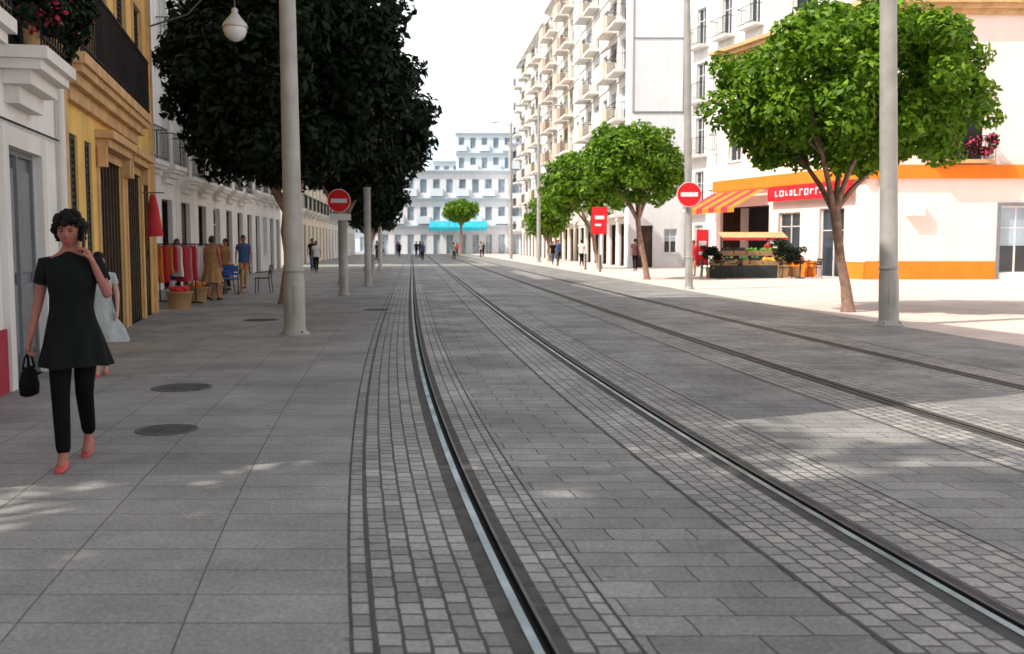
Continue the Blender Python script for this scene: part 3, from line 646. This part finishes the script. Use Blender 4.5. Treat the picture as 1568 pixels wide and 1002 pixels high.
def hand(mb,w,d,side,m,curl=.5,palmn=None):
    w=Vector(w); d=Vector(d).normalized(); p=Vector(palmn) if palmn else Vector((-side,0,0)); p=(p-d*p.dot(d)).normalized(); a=d.cross(p).normalized()
    if a.y>0: a=-a
    def ring(t,rw,rt): c=w+d*t; return [c+a*(rw*math.cos(x))+p*(rt*math.sin(x)) for x in [2*math.pi*k/12 for k in range(12)]]
    mb.loft([ring(-.02,.024,.02),ring(.01,.026,.018),ring(.045,.037,.015),(ring(.075,.039,.014)),ring(.088,.034,.011)],m)
    for i,(off,ln) in enumerate([(.028,.068),(.010,.077),(-.009,.072),(-.027,.056)]):
        b=w+d*.078+a*off; k=curl*(1+.12*i); q=[b]; ang=0
        for s_ in (.46,.31,.25):
            ang+=k*.55; dirv=(d*math.cos(ang)+p*math.sin(ang)); q.append(q[-1]+dirv*ln*s_)
        mb.tube(q,[.0095,.009,.008,.006],m,8)
    b=w+d*.02+a*.022; q=[b,b+(d*.6+a*.75).normalized()*.032,b+(d*.6+a*.75).normalized()*.03+(d*.85+a*.3+p*.25).normalized()*.03,b+(d*.6+a*.75).normalized()*.03+(d*.85+a*.25+p*.35).normalized()*.055]
    mb.tube(q,[.013,.011,.0095,.007],m,8)
def person(name,loc,heading,h,top,bottom,hair,skin=SK,style='top',pose=1,shoes=None,longhair=False,curly=False,arms=None,sleeve=.45,flare=0,headturn=0,curls=None,slim=1.0,nod=0):
    s=h/1.65; e=empty(name,(loc[0],loc[1],0),heading,s); shoes=shoes or BL
    f=pose
    J=dict(pel=(0,0,.89),sp=(0,.005,1.03),ch=(0,0,1.2),nb=(0,.015,1.37),nt=(0,0,1.45))
    legs={-1:[(-.08,0,.86),(-.068,-.15*f,.475),(-.05,-.2*f-.02,.075+.0),(-.05,-.2*f-.15,.03)],
           1:[(.08,0,.86),(.06,.0*f-.03*f,.475),(.04,.27*f-.02,.075+.07*f),(.04,.22*f-.13-.02*f,.03)]}
    A=arms or {-1:[(-.17,.01,1.33),(-.225,.05*f+.02,1.09),(-.235,-.02-.02*f,.86)],1:[(.17,.01,1.33),(.22,-.02*f+.02,1.09),(.225,-.12*f-.02,.87)]}
    V=[J['pel'],J['sp'],J['ch'],J['nb'],J['nt'],(0,-.005,1.50)];E=[(0,1),(1,2),(2,3),(3,4),(4,5)];R=[.10,.09,.10,.052,.046,.048]
    for sd in (-1,1):
        b=len(V); V+=A[sd]; E+=[(3,b),(b,b+1),(b+1,b+2)]; R+=[.045,.034,.023]
        b=len(V); V+=legs[sd]; E+=[(0,b),(b,b+1),(b+1,b+2),(b+2,b+3)]; R+=[.08,.05,.034,.028]
    skin_obj('body',V,E,R,skin,e)
    mb=MB()
    for sd in (-1,1):
        w=Vector(A[sd][2]); d=w-Vector(A[sd][1]); hand(mb,w,d,sd,skin,curl=(curls or {}).get(sd,.5))
    for sd in (-1,1):
        an=Vector(legs[sd][2]); hz=max(0,an.z-.085); rings=[]
        for t,wd,ht in [(0,.018,.035),(.12,.03,.055),(.35,.034,.06),(.6,.038,.045),(.85,.036,.032),(1,.015,.018)]:
            c=Vector((an.x,an.y+.055-.25*t,hz*(1-t)**1.2)); rings.append([c+Vector((wd*math.cos(x),0,ht*.5+ht*.5*math.sin(x)+.001)) for x in [2*math.pi*k/12 for k in range(12)]])
        mb.loft(rings,shoes)
    hc0=Vector((0,-.012,1.535)); hb=MB(); hc=Vector((0,0,0))
    def hf(d,q):
        if d.z<0: q.x*=1-.32*(-d.z)**1.4; q.y*=1-.12*(-d.z)
        if d.y<0:
            q.y*=.93
            q.y-=.024*math.exp(-(q.x/.011)**2-((q.z+.015)/.022)**2)
            q.y+=.008*(math.exp(-((abs(q.x)-.03)/.014)**2-((q.z-.008)/.012)**2))
            q.y-=.006*math.exp(-(q.x/.02)**2-((q.z+.062)/.012)**2)
            q.y-=.010*math.exp(-(q.x/.02)**2-((q.z+.1)/.014)**2)
        return q
    hb.ball(hc,(.071,.09,.112),skin,40,32,hf)
    for sd in (-1,1):
        hb.ball(hc+Vector((sd*.029,-.0725,.008)),(.011,.006,.0055),EYE,10,6); hb.ball(hc+Vector((sd*.029,-.0765,.008)),(.0058,.004,.0055),HB,8,6)
        hb.tube([hc+Vector((sd*.017,-.079,.0145)),hc+Vector((sd*.029,-.0815,.0165)),hc+Vector((sd*.042,-.074,.012))],[.002,.003,.002],hair,6)
        hb.tube([hc+Vector((sd*.014,-.083,.027)),hc+Vector((sd*.03,-.084,.032)),hc+Vector((sd*.045,-.075,.027))],[.003,.004,.002],hair,6)
        hb.ball(hc+Vector((sd*.072,.008,-.005)),(.009,.02,.03),skin,10,8)
    hb.ball(hc+Vector((0,-.083,-.052)),(.021,.007,.0045),LIP,12,6); hb.ball(hc+Vector((0,-.082,-.060)),(.017,.007,.005),LIP,12,6)
    hv=[];hfc=[];n,k=44,30;amp=.016 if curly else .005
    idx={}
    for i in range(k+1):
        ph=-math.pi/2+math.pi*i/k
        for j in range(n):
            t=2*math.pi*j/n; d=Vector((math.cos(ph)*math.cos(t),math.cos(ph)*math.sin(t),math.sin(ph)))
            nz=noise.noise(d*(5.5 if curly else 3))+.5*noise.noise(d*13)
            g_=1.0+(.18 if curly else .06)
            q=Vector((d.x*.078*g_,d.y*.094*g_+.006,d.z*.115*(g_-.02)+.006))+d*amp*nz*1.6
            if longhair and d.z<0 and d.y>-.2: q.z*=2.1; q.y+=.02; q.x*=1.05
            hv.append(hc+q); idx[(i,j)]=d
    for i in range(k):
        for j in range(n):
            d=idx[(i,j)]
            if d.y<-.38 and d.z<.34+.1*math.sin(j*1.7)*.4: continue
            if d.y<0.05 and d.z<-.1: continue
            if d.z<-.55 and not longhair: continue
            hfc.append((i*n+j,i*n+(j+1)%n,(i+1)*n+(j+1)%n,(i+1)*n+j))
    hb.add(hv,hfc,hair,True)
    if curly:
        rs=random.Random(5)
        for _ in range(170):
            d=Vector((rs.gauss(0,1),rs.gauss(.05,1),rs.gauss(.5,.8))).normalized()
            if d.y<-.34 and d.z<.36: continue
            if d.z<-.32: continue
            r=rs.uniform(.014,.030); k_=rs.uniform(.98,1.12); hb.ball(hc+Vector((d.x*.088*k_,d.y*.103*k_+.006,d.z*.124*k_+.008)),(r,r,r),hair,8,6)
    ho=hb.build('head',e); ho.location=hc0; ho.rotation_euler=(nod,0,headturn)
    rsd=random.Random(int(abs(loc[0]*100))); ph0=rsd.random()*6
    def garment(prof,m,nf=9,fold=.03):
        rings=[]; z0=prof[0][0]
        for z,rx,ry,*o in prof:
            oy=o[0] if o else 0; fa=fold*max(0,(1.05-z))/.5; w_=.012*noise.noise(Vector((z*7,ph0,0)))
            rings.append([Vector((slim*rx*(1+fa*math.sin(nf*x+ph0)+.5*fa*math.sin(5*x+z*9)+.03*noise.noise(Vector((math.cos(x)*2,math.sin(x)*2,z*9))))*math.cos(x)+w_,oy+ry*(1+fa*math.sin(nf*x+ph0))*math.sin(x),z+.008*math.sin(3*x+ph0)*(1 if z==z0 else 0))) for x in [2*math.pi*q/40 for q in range(40)]])
        mb.loft(rings,m,True,False)
    up=[(1.03,.150,.118),(1.12,.155,.12),(1.21,.168,.13,-.008),(1.27,.175,.122),(1.32,.182,.105,.005),(1.355,.165,.085,.01),(1.385,.105,.07,.014),(1.41,.066,.058,.014)]
    if style=='dress': garment([(.46,.27+flare,.24+flare),(.53,.26+flare*.8,.225+flare*.5),(.6,.245+flare*.7,.215),(.68,.23+flare*.4,.195),(.75,.215,.18),(.88,.185,.15),(.96,.16,.125)]+up,top,9,.10)
    elif style=='tunic': garment([(.65,.245,.21),(.70,.232,.195),(.75,.22,.185),(.80,.205,.17),(.88,.187,.15),(.96,.165,.13)]+up,top,8,.13)
    else: garment([(.80,.172,.135),(.88,.172,.135),(.96,.158,.122)]+up,top,7,.03)
    for sd in (-1,1):
        a0=Vector(A[sd][0]); a1=Vector(A[sd][1]); q=a0.lerp(a1,sleeve)
        mb.tube([a0+Vector((-sd*.06,0,.01)),a0+Vector((0,0,.002)),a0.lerp(q,.5),q],[.048,.054,.052,.053],top,16,caps=False)
    if bottom:
        V=[(0,0,.90),(0,0,.98)];E=[(0,1)];R=[.125,.11]
        for sd in (-1,1):
            b=len(V); l=legs[sd]; kn=Vector(l[1]); an=Vector(l[2])
            V+=[l[0],tuple(Vector(l[0]).lerp(kn,.5)),l[1],tuple(kn.lerp(an,.5)),tuple(an+Vector((0,0,.0)))]; E+=[(0,b),(b,b+1),(b+1,b+2),(b+2,b+3),(b+3,b+4)]; R+=[.092,.08,.063,.056,.048]
        skin_obj('trousers',V,E,R,bottom,e)
    mb.build('hands_and_clothes',e); return e
# woman in the foreground: right arm hanging with a bag, left hand holding a phone to her cheek
arms={-1:[(-.160,.01,1.325),(-.215,.05,1.075),(-.262,-.02,.835)],1:[(.160,.01,1.325),(.235,-.05,1.105),(.150,-.085,1.335)]}
w=person('woman',(-2.92,6.60),.26,1.64,BL2,BL,HB,SK,'tunic',1,SHR,curly=True,arms=arms,sleeve=.5,headturn=-.12,curls={-1:1.1,1:.9},slim=.92,nod=.08)
ph=MB(); ph.box(-.005,.005,-.035,.035,-.07,.07,'rail'); ph.box(-.0065,-.0051,-.03,.03,-.06,.06,'greydoor'); po=ph.build('phone',w); po.location=(.094,-.055,1.475); po.rotation_euler=(.35,.12,0)
hbm=MB(); hx,hy=-.277,-.03
rr=[[Vector((hx+a*math.cos(x),hy+b*math.sin(x),z)) for x in [2*math.pi*q/20 for q in range(20)]] for z,a,b in [(.46,.03,.09),(.47,.055,.12),(.53,.06,.13),(.61,.045,.11),(.65,.02,.09)]]
hbm.loft(rr,BL); 
for sx in (-.02,.02): hbm.tube([(hx+sx,hy-.08,.64),(hx+sx*.6,hy-.05,.71),(hx,hy,.745),(hx+sx*.6,hy+.05,.71),(hx+sx,hy+.08,.64)],.007,BL,6)
hbm.build('handbag',w)
person('girl',(-4.56,11.0),.3,1.36,GR,None,HB,SK2,'dress',.5,SHR,longhair=True,flare=.08,nod=.15)
person('woman',(-7.75,25.8),2.9,1.66,TA,None,HBR,SK,'dress',.7,BL)
person('man',(-8.85,32.9),.3,1.74,BLU,TA,HB,SK,'top',.6,BL)
person('woman',(-9.6,28.6),1.2,1.6,RD,BL,HBR,SK,'top',.5,BL,longhair=True)
person('woman',(-9.0,31.4),-.7,1.62,TA,BL,HB,SK,'top',.4,BL,longhair=True)
person('man',(-10.8,54),.2,1.75,BL,BLU,HB,SK,'top',.9,BL)
person('woman',(-10.2,52),.2,1.62,WH,BL,HBR,SK,'top',.7,BL)
person('man',(6.6,53.5),3.0,1.75,BRN,BL,HB,SK,'top',.8,BL)
person('woman',(-3.4,118),.1,1.65,BL,BL,HB,SK,'top',.8,BL)
person('man',(11.4,44.4),.6,1.72,RD,BL,HB,SK,'top',.2,BL)
person('woman',(8.3,45.6),-.6,1.62,RD,TA,HBR,SK,'top',.4,BL)
person('woman',(2.9,71),.2,1.65,BL,BLU,HBR,SK,'top',.7,BL); person('man',(3.3,71.4),.2,1.76,BLU,BL,HB,SK,'top',.8,BL); person('man',(4.6,66),2.8,1.74,WH,BL,HB,SK,'top',.8,BL)
rs=random.Random(9)
for i in range(12):
    y=rs.uniform(85,138); x=-.1*y+rs.uniform(-4,9)
    person(['man','woman'][i%2],(x,y),rs.uniform(-3,3),rs.uniform(1.6,1.8),rs.choice([BL,WH,RD,BLU,GR,TA]),rs.choice([BL,BLU]),HB,SK,'top',.7,BL)

# ---------------------------------------------------------------- light, sky, camera
W=D.worlds.new('World'); SC.world=W; W.use_nodes=True; N=W.node_tree.nodes; L=W.node_tree.links
sky=N.new('ShaderNodeTexSky'); sky.sky_type='NISHITA'; sky.sun_disc=False; sky.sun_elevation=math.radians(SUN_EL); sky.sun_rotation=math.radians(270-AZ)
sky.air_density=1.0; sky.dust_density=4.0; sky.ozone_density=1.0
hs=N.new('ShaderNodeHueSaturation'); hs.inputs['Saturation'].default_value=.5
tc=N.new('ShaderNodeTexCoord'); sp=N.new('ShaderNodeSeparateXYZ'); L.new(tc.outputs['Generated'],sp.inputs[0])
mr=N.new('ShaderNodeMapRange'); mr.interpolation_type='SMOOTHSTEP'; mr.inputs[1].default_value=.12; mr.inputs[2].default_value=.62; mr.inputs[3].default_value=6.8; mr.inputs[4].default_value=1.15
L.new(sp.outputs[2],mr.inputs[0])
hz=N.new('ShaderNodeVectorMath'); hz.operation='SCALE'; hz.inputs[0].default_value=(1.0,.995,.975); L.new(mr.outputs[0],hz.inputs['Scale'])
ad=N.new('ShaderNodeVectorMath'); ad.operation='ADD'; L.new(sky.outputs[0],hs.inputs['Color']); L.new(hs.outputs[0],ad.inputs[0]); L.new(hz.outputs[0],ad.inputs[1])
bg=N['Background']; L.new(ad.outputs[0],bg.inputs[0]); bg.inputs[1].default_value=.15
sl=D.lights.new('sun','SUN'); sl.energy=5; sl.angle=math.radians(.5); sl.color=(1,.92,.81)
so=D.objects.new('sun',sl); COL.objects.link(so); a=math.radians(AZ); el=math.radians(SUN_EL)
so.rotation_euler=Vector((math.cos(a)*math.cos(el),math.sin(a)*math.cos(el),-math.sin(el))).to_track_quat('-Z','Y').to_euler(); so.location=(-30,-5,40)
cam=D.cameras.new('camera'); co=D.objects.new('camera',cam); COL.objects.link(co); cam.lens=35; cam.sensor_width=36; cam.clip_end=6000
cam.dof.use_dof=True; cam.dof.focus_distance=9.0; cam.dof.aperture_fstop=3.2
co.location=(0,0,1.45); co.rotation_euler=(math.radians(90-4.76),0,0); SC.camera=co
